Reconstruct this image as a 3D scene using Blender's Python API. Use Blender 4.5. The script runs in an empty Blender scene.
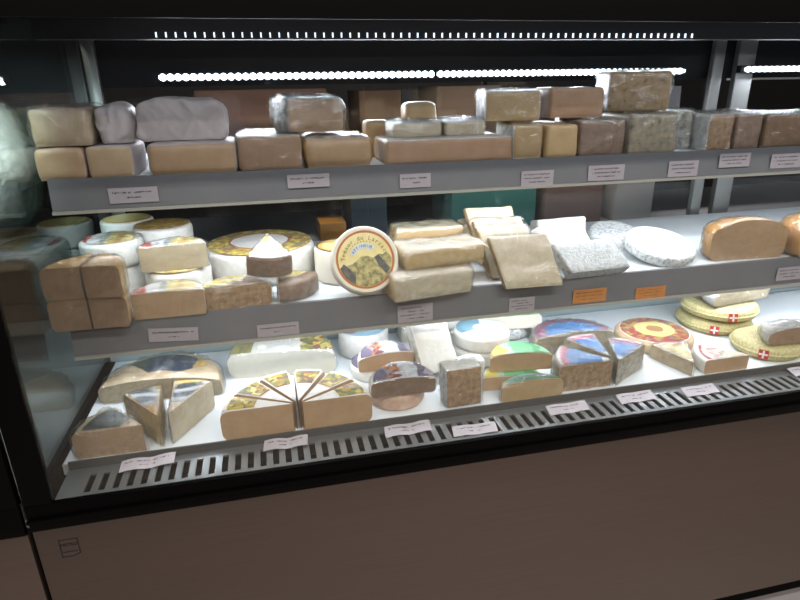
import bpy, bmesh, math, random
from mathutils import Vector, Matrix, noise
C = bpy.context.scene.collection
S = bpy.context.scene
R_ = math.radians
random.seed(7)

# ------------------------------------------------------------------ materials
def lin(h):
    h = h.lstrip('#'); o = []
    for i in (0, 2, 4):
        c = int(h[i:i+2], 16)/255
        o.append(c/12.92 if c <= .04045 else ((c+.055)/1.055)**2.4)
    return (o[0], o[1], o[2], 1)
def newmat(name):
    m = bpy.data.materials.new(name); m.use_nodes = True
    nt = m.node_tree; nt.nodes.clear()
    out = nt.nodes.new('ShaderNodeOutputMaterial')
    return m, nt, out
def N(nt, t, **kw):
    n = nt.nodes.new(t)
    for k, v in kw.items():
        if k in n.inputs.keys() if isinstance(k, str) else False: n.inputs[k].default_value = v
        else: setattr(n, k, v)
    return n
def L(nt, a, b): nt.links.new(a, b)
def ramp(nt, fac, stops, interp='LINEAR'):
    r = nt.nodes.new('ShaderNodeValToRGB'); r.color_ramp.interpolation = interp
    e = r.color_ramp.elements
    while len(e) < len(stops): e.new(.5)
    for k, (p, c) in enumerate(sorted(stops, key=lambda s: s[0])):
        e[k].position = min(1, max(0, p)); e[k].color = lin(c) if isinstance(c, str) else c
    L(nt, fac, r.inputs['Fac']); return r.outputs['Color']
def texnoise(nt, scale, detail=3, rough=.55, vec=None, stretch=None):
    tc = nt.nodes.new('ShaderNodeTexCoord'); src = tc.outputs['Object']
    if stretch:
        mp = nt.nodes.new('ShaderNodeMapping'); mp.inputs['Scale'].default_value = stretch
        L(nt, src, mp.inputs['Vector']); src = mp.outputs['Vector']
    n = nt.nodes.new('ShaderNodeTexNoise'); n.inputs['Scale'].default_value = scale
    n.inputs['Detail'].default_value = detail; n.inputs['Roughness'].default_value = rough
    L(nt, src, n.inputs['Vector']); return n.outputs['Fac']
def bump(nt, h, strength, dist):
    b = nt.nodes.new('ShaderNodeBump'); b.inputs['Strength'].default_value = strength
    b.inputs['Distance'].default_value = dist; L(nt, h, b.inputs['Height']); return b.outputs['Normal']
def mottled(name, stops, scale=60, rough=.6, coat=0.0, bs=.3, bd=.002, bscale=None, metal=0, detail=4, stretch=None, spec=.5, sss=0):
    """noise-coloured surface; coat = tight cling film over it"""
    m, nt, out = newmat(name)
    p = nt.nodes.new('ShaderNodeBsdfPrincipled'); L(nt, p.outputs[0], out.inputs[0])
    f = texnoise(nt, scale, detail, .6, stretch=stretch)
    L(nt, ramp(nt, f, stops), p.inputs['Base Color'])
    p.inputs['Roughness'].default_value = rough; p.inputs['Metallic'].default_value = metal
    p.inputs['Specular IOR Level'].default_value = spec
    if bs:
        L(nt, bump(nt, texnoise(nt, bscale or scale*1.6, 4, stretch=stretch), bs, bd), p.inputs['Normal'])
    if coat:
        p.inputs['Coat Weight'].default_value = coat; p.inputs['Coat Roughness'].default_value = .12
        L(nt, bump(nt, texnoise(nt, 38, 3, .6, stretch=(1, 1, 2.2)), 1.0, .012), p.inputs['Coat Normal'])
    return m
def flat(name, col, rough=.5, metal=0, spec=.5):
    m, nt, out = newmat(name)
    p = nt.nodes.new('ShaderNodeBsdfPrincipled'); L(nt, p.outputs[0], out.inputs[0])
    p.inputs['Base Color'].default_value = lin(col); p.inputs['Roughness'].default_value = rough
    p.inputs['Metallic'].default_value = metal; p.inputs['Specular IOR Level'].default_value = spec
    return m
def emit(name, col, s):
    m, nt, out = newmat(name); e = nt.nodes.new('ShaderNodeEmission')
    e.inputs[0].default_value = lin(col); e.inputs[1].default_value = s; L(nt, e.outputs[0], out.inputs[0]); return m
def schlick(nt, f0, normal=None):
    lw = nt.nodes.new('ShaderNodeLayerWeight'); lw.inputs['Blend'].default_value = .5
    if normal: L(nt, normal, lw.inputs['Normal'])
    pw = nt.nodes.new('ShaderNodeMath'); pw.operation = 'POWER'; L(nt, lw.outputs['Facing'], pw.inputs[0]); pw.inputs[1].default_value = 5
    ma = nt.nodes.new('ShaderNodeMath'); ma.operation = 'MULTIPLY_ADD'; L(nt, pw.outputs[0], ma.inputs[0])
    ma.inputs[1].default_value = 1-f0; ma.inputs[2].default_value = f0; return ma.outputs[0]
def glass(name, tint, f0=.04, rough=.0):
    m, nt, out = newmat(name)
    t = nt.nodes.new('ShaderNodeBsdfTransparent'); t.inputs[0].default_value = lin(tint)
    g = nt.nodes.new('ShaderNodeBsdfGlossy'); g.inputs['Roughness'].default_value = rough
    x = nt.nodes.new('ShaderNodeMixShader'); L(nt, schlick(nt, f0), x.inputs[0])
    L(nt, t.outputs[0], x.inputs[1]); L(nt, g.outputs[0], x.inputs[2]); L(nt, x.outputs[0], out.inputs[0]); return m
def film(name, milk=.008, f0=.10, scale=55, bd=.006, rough=.05):
    """loose crinkled plastic wrap"""
    m, nt, out = newmat(name)
    nz = texnoise(nt, scale, 4, .65, stretch=(1, 1, .55)); nrm = bump(nt, nz, 1.0, bd)
    t = nt.nodes.new('ShaderNodeBsdfTransparent'); t.inputs[0].default_value = (.96, .97, .97, 1)
    g = nt.nodes.new('ShaderNodeBsdfGlossy'); g.inputs['Roughness'].default_value = rough; L(nt, nrm, g.inputs['Normal'])
    d = nt.nodes.new('ShaderNodeBsdfDiffuse'); d.inputs[0].default_value = (.85, .87, .88, 1)
    x1 = nt.nodes.new('ShaderNodeMixShader'); L(nt, schlick(nt, f0), x1.inputs[0]); L(nt, t.outputs[0], x1.inputs[1]); L(nt, g.outputs[0], x1.inputs[2])
    wr = texnoise(nt, scale*1.7, 3, .7)
    mr = nt.nodes.new('ShaderNodeMapRange'); mr.inputs[1].default_value = .42; mr.inputs[2].default_value = .8
    mr.inputs[3].default_value = 0; mr.inputs[4].default_value = milk*3; L(nt, wr, mr.inputs[0])
    x2 = nt.nodes.new('ShaderNodeMixShader'); L(nt, mr.outputs[0], x2.inputs[0]); L(nt, x1.outputs[0], x2.inputs[1]); L(nt, d.outputs[0], x2.inputs[2])
    L(nt, x2.outputs[0], out.inputs[0]); return m
def label_mat(name, mode, stops, patch=None, pscale=90, size=.1, wob=.25, rough=.35):
    """printed paper: mode 'r' bands by radius from the wheel's centre, 'y' bands front to back; patch = colours of a mottled print that replaces
    any band given as None"""
    m, nt, out = newmat(name)
    p = nt.nodes.new('ShaderNodeBsdfPrincipled'); L(nt, p.outputs[0], out.inputs[0]); p.inputs['Roughness'].default_value = rough
    tc = nt.nodes.new('ShaderNodeTexCoord'); sx = nt.nodes.new('ShaderNodeSeparateXYZ'); L(nt, tc.outputs['Object'], sx.inputs[0])
    def mth(op, a, b=None):
        n = nt.nodes.new('ShaderNodeMath'); n.operation = op
        for i, v in enumerate((a, b)):
            if v is None: continue
            if isinstance(v, (int, float)): n.inputs[i].default_value = v
            else: L(nt, v, n.inputs[i])
        return n.outputs[0]
    if mode == 'r': v = mth('SQRT', mth('ADD', mth('MULTIPLY', sx.outputs[0], sx.outputs[0]), mth('MULTIPLY', sx.outputs[1], sx.outputs[1])))
    else: v = sx.outputs[1 if mode[0] == 'y' else 0]
    v = mth('DIVIDE', v, size)
    if mode in ('x', 'yc'): v = mth('ADD', v, .5)
    wn = mth('MULTIPLY', mth('SUBTRACT', texnoise(nt, 55, 2), .5), wob); v = mth('ADD', v, wn)
    col = ramp(nt, v, [(a, c or '#000000') for a, c in stops], 'CONSTANT')
    if patch:
        vo = nt.nodes.new('ShaderNodeTexVoronoi'); vo.inputs['Scale'].default_value = pscale; L(nt, tc.outputs['Object'], vo.inputs['Vector'])
        sc = nt.nodes.new('ShaderNodeSeparateColor'); L(nt, vo.outputs['Color'], sc.inputs[0])
        k = len(patch); pc = ramp(nt, sc.outputs[0], [(i/k, c) for i, c in enumerate(patch)], 'CONSTANT')
        mask = ramp(nt, v, [(a, '#ffffff' if c is None else '#000000') for a, c in stops], 'CONSTANT')
        mx = nt.nodes.new('ShaderNodeMix'); mx.data_type = 'RGBA'; L(nt, mask, mx.inputs[0]); L(nt, col, mx.inputs[6]); L(nt, pc, mx.inputs[7]); col = mx.outputs[2]
    L(nt, col, p.inputs['Base Color'])
    p.inputs['Coat Weight'].default_value = .35; p.inputs['Coat Roughness'].default_value = .15
    L(nt, bump(nt, texnoise(nt, 45, 3), .8, .008), p.inputs['Coat Normal'])
    return m

M = {}
M['tan'] = mottled('tan_paste', [(.3, '#b0906e'), (.7, '#c0a17e')], 30, .45, .5, .15, .001)
M['tan2'] = mottled('yellow_paste', [(.3, '#c4a474'), (.7, '#d2b488')], 30, .45, .5, .15, .001)
M['tanpink'] = mottled('pinkish_tan_paste', [(.3, '#a88465'), (.7, '#b8967a')], 30, .45, .5, .15, .001)
M['cream'] = mottled('cream_paste', [(.3, '#cdbb9a'), (.7, '#dacbae')], 30, .45, .5, .15, .001)
M['pale'] = mottled('pale_paste', [(.3, '#e9e4d2'), (.7, '#f3efe2')], 40, .5, .3, .2, .001)
M['brown'] = mottled('brown_paste', [(.3, '#866a52'), (.7, '#9a7c62')], 30, .45, .4, .15, .001)
M['speckbrown'] = mottled('speckled_brown_paste', [(.33, '#8a6c50'), (.5, '#a98a68'), (.68, '#bfa281')], 90, .5, .4, .3, .0015)
M['blue'] = mottled('blue_veined_paste', [(.3, '#6d624f'), (.42, '#ab8f68'), (.7, '#c2a378')], 75, .45, .6, .25, .0015)
M['bluegrey'] = mottled('grey_veined_paste', [(.3, '#6b6a5e'), (.45, '#a59a84'), (.7, '#bba987')], 70, .4, .7, .25, .0015)
M['purple'] = mottled('wrapped_brown_paste', [(.3, '#8a6f5c'), (.7, '#a68c78')], 60, .4, .8, .25, .0015)
M['gold'] = mottled('golden_paste', [(.3, '#d0b07a'), (.7, '#e2cc9c')], 60, .4, .6, .25, .0015)
M['frost'] = mottled('cream_paste_under_film', [(.3, '#cbba98'), (.7, '#ddd3bb')], 60, .35, .8, .3, .0015)
M['whiterind'] = mottled('white_rind', [(.3, '#dfddd6'), (.7, '#f0efe9')], 80, .7, .25, .4, .0015)
M['greyrind'] = mottled('ash_grey_mould_rind', [(.32, '#8d9296'), (.45, '#c8cccc'), (.6, '#e6e8e6')], 120, .85, 0, .8, .003)
M['whitepyr'] = mottled('white_bloomy_rind', [(.28, '#bfc3bd'), (.4, '#e2e5de'), (.7, '#eeefea')], 110, .85, .1, .6, .002)
M['brownrind'] = mottled('brown_rind', [(.3, '#94703f'), (.7, '#bd9a5e')], 70, .7, .4, .4, .0015)
M['beigerind'] = mottled('beige_rind', [(.3, '#b79d78'), (.7, '#d2bc98')], 60, .7, .4, .4, .0015)
M['pinkrind'] = mottled('pinkish_rind', [(.3, '#c09c86'), (.7, '#d9bda8')], 60, .7, .4, .4, .0015)
M['orangerind'] = mottled('orange_rind', [(.3, '#b07c3c'), (.55, '#cf9c5c'), (.75, '#c8a0a0')], 45, .5, .7, .4, .0015)
M['yellownet'] = mottled('yellow_netted_wrap', [(.35, '#b4a972'), (.65, '#d8cf9c')], 200, .6, .3, .7, .002)
M['wheat'] = mottled('wheat_paste', [(.3, '#bca07c'), (.7, '#cab090')], 30, .45, .5, .15, .001)
M['paperwrap'] = mottled('white_waxed_paper', [(.35, '#b8aeac'), (.65, '#c6bcba')], 14, .5, 0, .45, .02, bscale=12)
M['silver'] = mottled('crinkled_clear_plastic_over_cream', [(.35, '#9a948a'), (.6, '#c4beb2')], 55, .25, .9, .9, .006)
M['plasticwhite'] = mottled('white_plastic_film_top', [(.35, '#c9c9c4'), (.65, '#f0f0ec')], 70, .3, .6, .8, .004)
M['film'] = film('cling_film')
M['film_heavy'] = film('heavy_cling_film', .012, .16, 65, .008, .05)
M['steel'] = None
M['liner'] = mottled('white_paper_liner', [(.3, '#dfe6ea'), (.7, '#e8eef1')], 8, .45, 0, .15, .002)
M['shelfgrey'] = mottled('grey_painted_rail', [(.3, '#6b6c70'), (.7, '#727275')], 12, .4, 0, 0)
M['shelfmetal'] = flat('pale_shelf_metal', '#b4b8ba', .35)
M['clearedge'] = flat('pale_plastic_rail_edge', '#a3a29a', .3)
M['black'] = flat('black_gloss_frame', '#030304', .45, 0, .06)
M['blackmatt'] = flat('black_matt', '#040405', .8, 0, .05)
M['navy'] = flat('dark_blue_black_panel', '#090d12', .5, 0, .2)
M['post'] = flat('brushed_post', '#9a9a98', .35, .6)
M['alu'] = flat('aluminium', '#8d9192', .35, .7)
M['tray'] = flat('grey_tray_edge', '#4c4a48', .45)
M['greyplast'] = flat('grey_panel', '#8c8c92', .6)
M['void'] = flat('dark_duct', '#050506', .8)
M['price'] = mottled('white_price_card', [(.3, '#9d969c'), (.7, '#a9a2a8')], 30, .5, 0, 0)  # shaded copy of the white card for the rails, dimness painted into its colour
M['pricelit'] = mottled('white_price_card', [(.3, '#b9b2b8'), (.7, '#c4bdc3')], 30, .5, 0, 0)  # lit copy of the same card for the grille, brightness painted into its colour
M['priceorange'] = mottled('orange_price_card', [(.3, '#b57338'), (.7, '#c98848')], 30, .5, 0, 0)
M['ink'] = flat('dark_ink', '#161318', .6)
M['inkbrown'] = flat('brown_ink', '#6e451c', .6)
M['red'] = flat('flag_red', '#b8322e', .5)
M['white'] = flat('print_white', '#f2f0ea', .5)
# printed paper labels
M['l_brie'] = label_mat('brie_ring_label', 'r', [(0, '#e2e0dc'), (.52, '#a05048'), (.56, None), (.95, '#e6e2d8')], ['#c9b04e', '#d8c878', '#8a8a68', '#a89a5c', '#74785c', '#bda04c', '#9c6a58'], 110, .12, .06)
M['l_brie2'] = label_mat('brie_ring_label_small', 'r', [(0, '#e0deda'), (.5, None), (.93, '#e6e3da')], ['#d0b658', '#dccb84', '#97977a', '#b8a860', '#d8d0b8', '#a07a60'], 140, .068, .08)
M['l_camp'] = label_mat('farm_label', 'x', [(0, '#b0584c'), (.14, '#d4d4d4'), (.36, '#98a4a4'), (.48, '#d8c680'), (.64, '#b89858'), (.74, '#dacb90'), (.92, '#dcd8cc')], None, 60, .11, .25)
M['l_camp2'] = label_mat('farm_label_brown', 'r', [(0, None), (.9, '#e8e4d8')], ['#a08040', '#b89a58', '#8c7c50', '#c8b070', '#a89060'], 95, .064, .1)
M['l_dark'] = label_mat('dark_green_label', 'y', [(0, '#3c4640'), (.3, '#2c3632'), (.55, '#3f4a44'), (.8, '#c8a84c')], None, 60, .12, .35)
M['l_dark2'] = label_mat('dark_silver_label', 'y', [(0, '#2e3738'), (.3, '#a9b2b6'), (.45, '#39444a'), (.6, '#c4ccd0'), (.72, '#2e3a3a'), (.88, '#d9b54a')], None, 60, .12, .25)
M['l_navy'] = label_mat('navy_label_yellow_end', 'x', [(0, '#4d5448'), (.28, '#39424e'), (.5, '#5e646a'), (.58, '#343c4a'), (.9, '#b8944c')], None, 60, .16, .2)
M['l_goat'] = label_mat('goat_label', 'x', [(0, '#8f8a5c'), (.2, '#e8e6dc'), (.7, None)], ['#b8a04c', '#86544a', '#78865c', '#c9b874'], 85, .21, .12)
M['l_blue'] = label_mat('blue_grey_label', 'yc', [(0, '#9cc0d0'), (.22, '#a86a54'), (.32, '#a4a8a6'), (.5, '#70706c'), (.62, '#8c7068'), (.74, '#5c90b8')], None, 60, .11, .35)
M['l_sky'] = label_mat('sky_blue_label', 'r', [(0, '#7fa6b6'), (.7, '#6f98aa'), (.93, '#b4c8cc')], None, 60, .064, .2)
M['l_full'] = label_mat('yellow_white_print', 'r', [(0, None), (.8, '#e6e3da')], ['#d8bc50', '#e8dcae', '#dcc66c', '#8c949c', '#e6e0cc', '#c8a848'], 120, .08, .08)
M['l_violet'] = label_mat('violet_label', 'x', [(0, '#6c6478'), (.2, None), (.45, '#c4c8cc'), (.75, '#6a6474'), (.9, '#a49ca8')], ['#b06848', '#b88868', '#6c4448', '#d4ccc8', '#8894a4'], 120, .11, .3)
M['l_green'] = label_mat('green_label', 'x', [(0, '#e0d468'), (.24, '#bcd8c0'), (.36, '#78c48c'), (.7, '#58ac70'), (.86, '#94cca0')], None, 60, .12, .3)
M['l_lake'] = label_mat('lake_label', 'y', [(0, '#4c7c58'), (.3, '#6c9868'), (.45, '#8cb8cc'), (.68, '#a9ccd8'), (.85, '#c0aa70')], None, 60, .038, .35)
M['l_swiss'] = label_mat('blue_red_label', 'r', [(0, '#dfe4e8'), (.16, '#4a80b8'), (.6, '#3f78b4'), (.68, '#b04c58'), (.78, '#e2dedc')], None, 60, .138, .12)
M['l_swiss2'] = label_mat('blue_red_half_label', 'r', [(0, '#4a80b8'), (.6, '#4a80b8'), (.7, '#8c4c5c'), (.84, '#75546a'), (.95, '#a84850')], None, 60, .1, .14)
M['l_red'] = label_mat('red_ring_label', 'r', [(0, '#a07850'), (.22, '#d0bc80'), (.52, None), (.88, '#e4ddd0')], ['#94483e', '#a05648', '#a08850', '#944440', '#74747c', '#b0a060'], 90, .088, .12)
M['l_redw'] = label_mat('gold_foil_label', 'r', [(0, '#c9b878'), (.3, None), (.8, '#b06058'), (.92, '#e8e2da')], ['#d9cc8c', '#a89858', '#efe6c0', '#c0ac68'], 120, .115, .15)
M['l_redw2'] = label_mat('red_grey_label', 'r', [(0, '#c8bca4'), (.35, None), (.7, '#e2d8cc'), (.8, '#a83c40'), (.93, '#e8e2da')], ['#cfc4ac', '#9c8e74', '#e6dcc8', '#b4848a'], 120, .12, .2)
M['l_tray'] = label_mat('cream_label_dark_edge', 'r', [(0, '#e9d894'), (.72, '#d9b060'), (.84, '#5a4a34'), (.95, '#e6dfc8')], None, 60, .066, .06)

def steel():
    m, nt, out = newmat('brushed_steel')
    p = nt.nodes.new('ShaderNodeBsdfPrincipled'); L(nt, p.outputs[0], out.inputs[0])
    f = texnoise(nt, 6, 5, .7, stretch=(.6, 1, 60))
    L(nt, ramp(nt, f, [(.3, '#736a68'), (.7, '#7c7270')]), p.inputs['Base Color'])
    p.inputs['Metallic'].default_value = 1; p.inputs['Roughness'].default_value = .42
    p.inputs['Anisotropic'].default_value = .6
    L(nt, bump(nt, f, .05, .002), p.inputs['Normal']); return m
M['steel'] = steel()
def perf():
    m, nt, out = newmat('perforated_pale_panel')
    p = nt.nodes.new('ShaderNodeBsdfPrincipled'); L(nt, p.outputs[0], out.inputs[0])
    tc = nt.nodes.new('ShaderNodeTexCoord'); sx = nt.nodes.new('ShaderNodeSeparateXYZ'); L(nt, tc.outputs['Object'], sx.inputs[0])
    def sn(o):
        a = nt.nodes.new('ShaderNodeMath'); a.operation = 'MULTIPLY'; L(nt, o, a.inputs[0]); a.inputs[1].default_value = 2*math.pi/.011
        b = nt.nodes.new('ShaderNodeMath'); b.operation = 'SINE'; L(nt, a.outputs[0], b.inputs[0]); return b.outputs[0]
    a = nt.nodes.new('ShaderNodeMath'); a.operation = 'ADD'; L(nt, sn(sx.outputs[0]), a.inputs[0]); L(nt, sn(sx.outputs[2]), a.inputs[1])
    L(nt, ramp(nt, a.outputs[0], [(0, '#a9b6b8'), (.9, '#4a5052')], 'CONSTANT'), p.inputs['Base Color'])
    p.inputs['Roughness'].default_value = .35; p.inputs['Metallic'].default_value = .3; return m
M['perf'] = perf()
M['riser'] = flat('pale_green_grey_riser', '#9fb0b2', .35)
M['glass'] = glass('front_glass', '#f3f5f6', .035)
M['endglass'] = glass('side_glass', '#d2dedc', .09)
M['led'] = emit('led_white', '#eef6ff', 9)
M['leddim'] = emit('led_small', '#e8f2ff', 2.2)

# ------------------------------------------------------------------ mesh helpers
def link(name, bm, mats, parent=None, smooth=True, loc=None, rot=None):
    me = bpy.data.meshes.new(name)
    bmesh.ops.recalc_face_normals(bm, faces=bm.faces)
    bm.to_mesh(me); bm.free()
    for m in (mats if isinstance(mats, (list, tuple)) else [mats]): me.materials.append(m)
    if smooth:
        me.polygons.foreach_set('use_smooth', [True]*len(me.polygons))
        me.set_sharp_from_angle(angle=R_(42))
    o = bpy.data.objects.new(name, me); C.objects.link(o)
    if parent: o.parent = parent
    if loc: o.location = loc
    if rot: o.rotation_euler = [R_(a) for a in rot]
    return o
def tag(o, label, cat, group=None, kind=None):
    if label: o['label'] = label
    if cat: o['category'] = cat
    if group: o['group'] = group
    if kind: o['kind'] = kind
    return o
def thing(name, label, cat, loc=(0, 0, 0), rot=(0, 0, 0), group=None):
    o = bpy.data.objects.new(name, None); C.objects.link(o); o.empty_display_size = .02
    o.location = loc; o.rotation_euler = [R_(a) for a in rot]
    return tag(o, label, cat, group)
def add_box(bm, x0, x1, y0, y1, z0, z1, mi=0):
    v = [bm.verts.new(p) for p in ((x0, y0, z0), (x1, y0, z0), (x1, y1, z0), (x0, y1, z0), (x0, y0, z1), (x1, y0, z1), (x1, y1, z1), (x0, y1, z1))]
    for f in ((0, 3, 2, 1), (4, 5, 6, 7), (0, 1, 5, 4), (1, 2, 6, 5), (2, 3, 7, 6), (3, 0, 4, 7)):
        bm.faces.new([v[i] for i in f]).material_index = mi
def box(name, x0, x1, y0, y1, z0, z1, m, parent=None, bev=0):
    bm = bmesh.new(); add_box(bm, x0, x1, y0, y1, z0, z1)
    if bev: bmesh.ops.bevel(bm, geom=list(bm.edges), offset=bev, segments=2, affect='EDGES', profile=.5)
    return link(name, bm, m, parent, smooth=bool(bev))
def rbox(w, d, h, r=.008, amp=.0012, n=5, off=0, seed=0, fmat=None, taper=0, freq=30):
    """rounded, slightly uneven block, base centre of its front face at the origin: x -w/2..w/2, y 0..d, z 0..h. fmat(normal)->slot"""
    a, b, c = w/2, d/2, h/2; r = min(r, a*.9, b*.9, c*.9)
    def ts(e):
        l = [-e, -e+r*.12, -e+r*.45, -e+r]; k = n
        l += [(-e+r)+(2*e-2*r)*i/k for i in range(1, k)]
        l += [e-r, e-r*.45, e-r*.12, e]; return l
    X, Y, Z = ts(a), ts(b), ts(c); bm = bmesh.new(); vd = {}
    sv = Vector((seed*3.17, seed*1.3, seed*.7))
    def V(i, j, k):
        if (i, j, k) in vd: return vd[i, j, k]
        p = Vector((X[i], Y[j], Z[k])); q = Vector((max(-a+r, min(a-r, p.x)), max(-b+r, min(b-r, p.y)), max(-c+r, min(c-r, p.z))))
        dlt = p-q
        if dlt.length > 1e-9: nn = dlt.normalized(); p = q+nn*r
        else: nn = Vector((0, 0, 1))
        p = p+nn*(off+amp*noise.noise(p*freq+sv)*2 if k > 0 else off)
        if taper: s = 1-taper*(p.z+c)/h; p.x *= s; p.y *= s
        if k == 0: p.z = -c
        vd[i, j, k] = bm.verts.new(p+Vector((0, b, c))); return vd[i, j, k]
    nx, ny, nz = len(X)-1, len(Y)-1, len(Z)-1
    def quad(q, nv):
        vs = [V(*t) for t in q]
        f = bm.faces.new(vs); f.material_index = fmat(nv) if fmat else 0
    for i in range(nx):
        for j in range(ny):
            for k, s in ((0, -1), (nz, 1)): quad([(i, j, k), (i+1, j, k), (i+1, j+1, k), (i, j+1, k)], (0, 0, s))
    for i in range(nx):
        for k in range(nz):
            for j, s in ((0, -1), (ny, 1)): quad([(i, j, k), (i+1, j, k), (i+1, j, k+1), (i, j, k+1)], (0, s, 0))
    for j in range(ny):
        for k in range(nz):
            for i, s in ((0, -1), (nx, 1)): quad([(i, j, k), (i, j+1, k), (i, j+1, k+1), (i, j, k+1)], (s, 0, 0))
    return bm
def sector(Rr, h, a0=0, a1=360, b=.008, bulge=0, amp=.0008, seed=0, sy=1, off=0, round_side=0):
    """wheel or part of a wheel about its centre: slot 0 rind, slot 1 the cut faces"""
    full = a1-a0 >= 359.9; bm = bmesh.new(); Rr += off; b = min(b, h*.45)
    prof = [(0, 0), (Rr*.5, 0), (Rr-b, 0)]
    for t in (22, 45, 67): prof.append((Rr-b+b*math.sin(R_(t)), b-b*math.cos(R_(t))))
    prof.append((Rr, b))
    if round_side:
        for t in (.25, .5, .75): prof.append((Rr+round_side*math.sin(math.pi*t), b+(h-2*b)*t))
    else: prof.append((Rr, h*.5))
    prof.append((Rr, h-b))
    for t in (22, 45, 67): prof.append((Rr-b+b*math.cos(R_(t)), h-b+b*math.sin(R_(t))))
    prof += [(Rr-b, h), (Rr*.72, h+bulge*.4), (Rr*.5, h+bulge*.7), (Rr*.25, h+bulge*.95), (0, h+bulge)]
    prof = [(r, z+(off if z > h*.4 else 0)) for r, z in prof]
    n = max(6, int((a1-a0)/6)); rings = []; sv = Vector((seed*2.1, seed*.9, seed*4.3)); c0 = c1 = None
    for i in range(n if full else n+1):
        t = R_(a0+(a1-a0)*i/n); ring = []
        for k, (r, z) in enumerate(prof):
            if full and r == 0:
                if k == 0: c0 = c0 or bm.verts.new((0, 0, 0)); ring.append(c0)
                else: c1 = c1 or bm.verts.new((0, 0, z)); ring.append(c1)
                continue
            p = Vector((r*math.cos(t), r*math.sin(t)*sy, z))
            if off and not full and i in (0, n):
                sg = -1 if i == 0 else 1; p += Vector((-math.sin(t), math.cos(t), 0))*sg*off*.8
            if z > 1e-5 and r > 0: p += Vector((math.cos(t), math.sin(t), .3))*amp*2*noise.noise(p*28+sv)
            ring.append(bm.verts.new(p))
        rings.append(ring)
    for i in range(n):
        A, B = rings[i], rings[(i+1) % len(rings)]
        for k in range(len(prof)-1):
            vs = []
            for v in (A[k], B[k], B[k+1], A[k+1]):
                if v not in vs: vs.append(v)
            if len(vs) >= 3:
                try: bm.faces.new(vs)
                except ValueError: pass
    if not full:
        for ring in (rings[0], rings[-1]):
            f = bm.faces.new(ring); f.material_index = 1
        bmesh.ops.remove_doubles(bm, verts=bm.verts, dist=1e-6)
    return bm
def decal(r0, r1, a0, a1, h, bulge, Rr, sy=1, t=.0007):
    """paper label lying on a wheel's top, following its slight dome"""
    def zt(r):
        u = min(1, r/Rr); return h+bulge*(1-u*u)+.0012
    bm = bmesh.new(); full = a1-a0 >= 359.9; n = max(5, int((a1-a0)/7)); rs = [r0+(r1-r0)*k/5 for k in range(6)]; G = []
    for i in range(n+1):
        a = R_(a0+(a1-a0)*i/n)
        G.append([[bm.verts.new((r*math.cos(a), r*math.sin(a)*sy, zt(r)+dz)) for r in rs] for dz in (0, t)])
    for i in range(n):
        for k in range(5):
            for s in (0, 1): bm.faces.new((G[i][s][k], G[i+1][s][k], G[i+1][s][k+1], G[i][s][k+1]))
        for k in (0, 5): bm.faces.new((G[i][0][k], G[i+1][0][k], G[i+1][1][k], G[i][1][k]))
    if not full:
        for i in (0, n):
            for k in range(5): bm.faces.new((G[i][0][k], G[i][0][k+1], G[i][1][k+1], G[i][1][k]))
    bmesh.ops.remove_doubles(bm, verts=bm.verts, dist=1e-6)
    return bm
def crease(p, seed, freq):
    """ridged noise: thin sharp folds, 0..1"""
    q = Matrix.Rotation(seed*1.7, 3, 'X') @ Matrix.Rotation(seed*.9, 3, 'Z') @ p
    a = max(0, 1-abs(noise.noise(Vector((q.x*freq, q.y*freq, q.z*freq*.35+seed))))*4.5)
    q = Matrix.Rotation(seed*2.3+1, 3, 'Y') @ q
    b = max(0, 1-abs(noise.noise(Vector((q.x*freq*1.6, q.y*freq*.5, q.z*freq*1.6-seed))))*4.5)
    return max(a, b*.8)
def wrinkled(bm, seed, off, amp, freq, voxel=.0032):
    """skin of a closed body, crumpled into folds; returns a bmesh"""
    bmesh.ops.recalc_face_normals(bm, faces=bm.faces)
    me = bpy.data.meshes.new('t'); bm.to_mesh(me); bm.free(); o = bpy.data.objects.new('t', me); C.objects.link(o)
    r = o.modifiers.new('r', 'REMESH'); r.mode = 'VOXEL'; r.voxel_size = voxel
    dg = bpy.context.evaluated_depsgraph_get(); dg.update(); ev = o.evaluated_get(dg); m2 = ev.to_mesh()
    nb = bmesh.new(); nb.from_mesh(m2); ev.to_mesh_clear(); bpy.data.objects.remove(o); bpy.data.meshes.remove(me)
    bmesh.ops.smooth_vert(nb, verts=nb.verts, factor=.5, use_axis_x=True, use_axis_y=True, use_axis_z=True)
    nb.normal_update(); zmin = min(v.co.z for v in nb.verts)
    mv = [(v, v.normal*(off+amp*crease(v.co, seed, freq)+amp*.2*noise.noise(v.co*freq*2.2))) for v in nb.verts]
    for v, d in mv:
        v.co += d
        if v.co.z < zmin+.0004: v.co.z = zmin+.0004
    return nb
_sd = [0]
def wheel(name, label, loc, Rr, h, rind, paste=None, a0=0, a1=360, lab=None, lr=(0, .9), la=None, rot=(0, 0, 0), b=.008, bulge=0, wrap=None,
          group=None, sy=1, cat='cheese', rs=0, amp=.0008, body='cheese_body'):
    _sd[0] += 1
    t = thing(name, label, cat, loc, rot, group)
    bm = sector(Rr, h, a0, a1, b, bulge, amp, _sd[0], sy, 0, rs)
    if rind == 'paperwrap': bm = wrinkled(bm, _sd[0], 0, .006, 14)
    link(body, bm, [M[rind], M[paste or rind]], t)
    if lab:
        if la is None:
            g = 0 if a1-a0 > 359 else 2.5
            la = (a0+g, a1-g)
        link('paper_label', decal(lr[0]*Rr+.001, lr[1]*Rr, la[0], la[1], h, bulge, Rr, sy), M[lab], t)
    if wrap:
        link('plastic_wrap', wrinkled(sector(Rr, h, a0, a1, b, bulge, amp, _sd[0], sy, 0, rs), _sd[0], .0016, .0058 if wrap == 'film_heavy' else .0038, 30), M[wrap], t)
    return t
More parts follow.
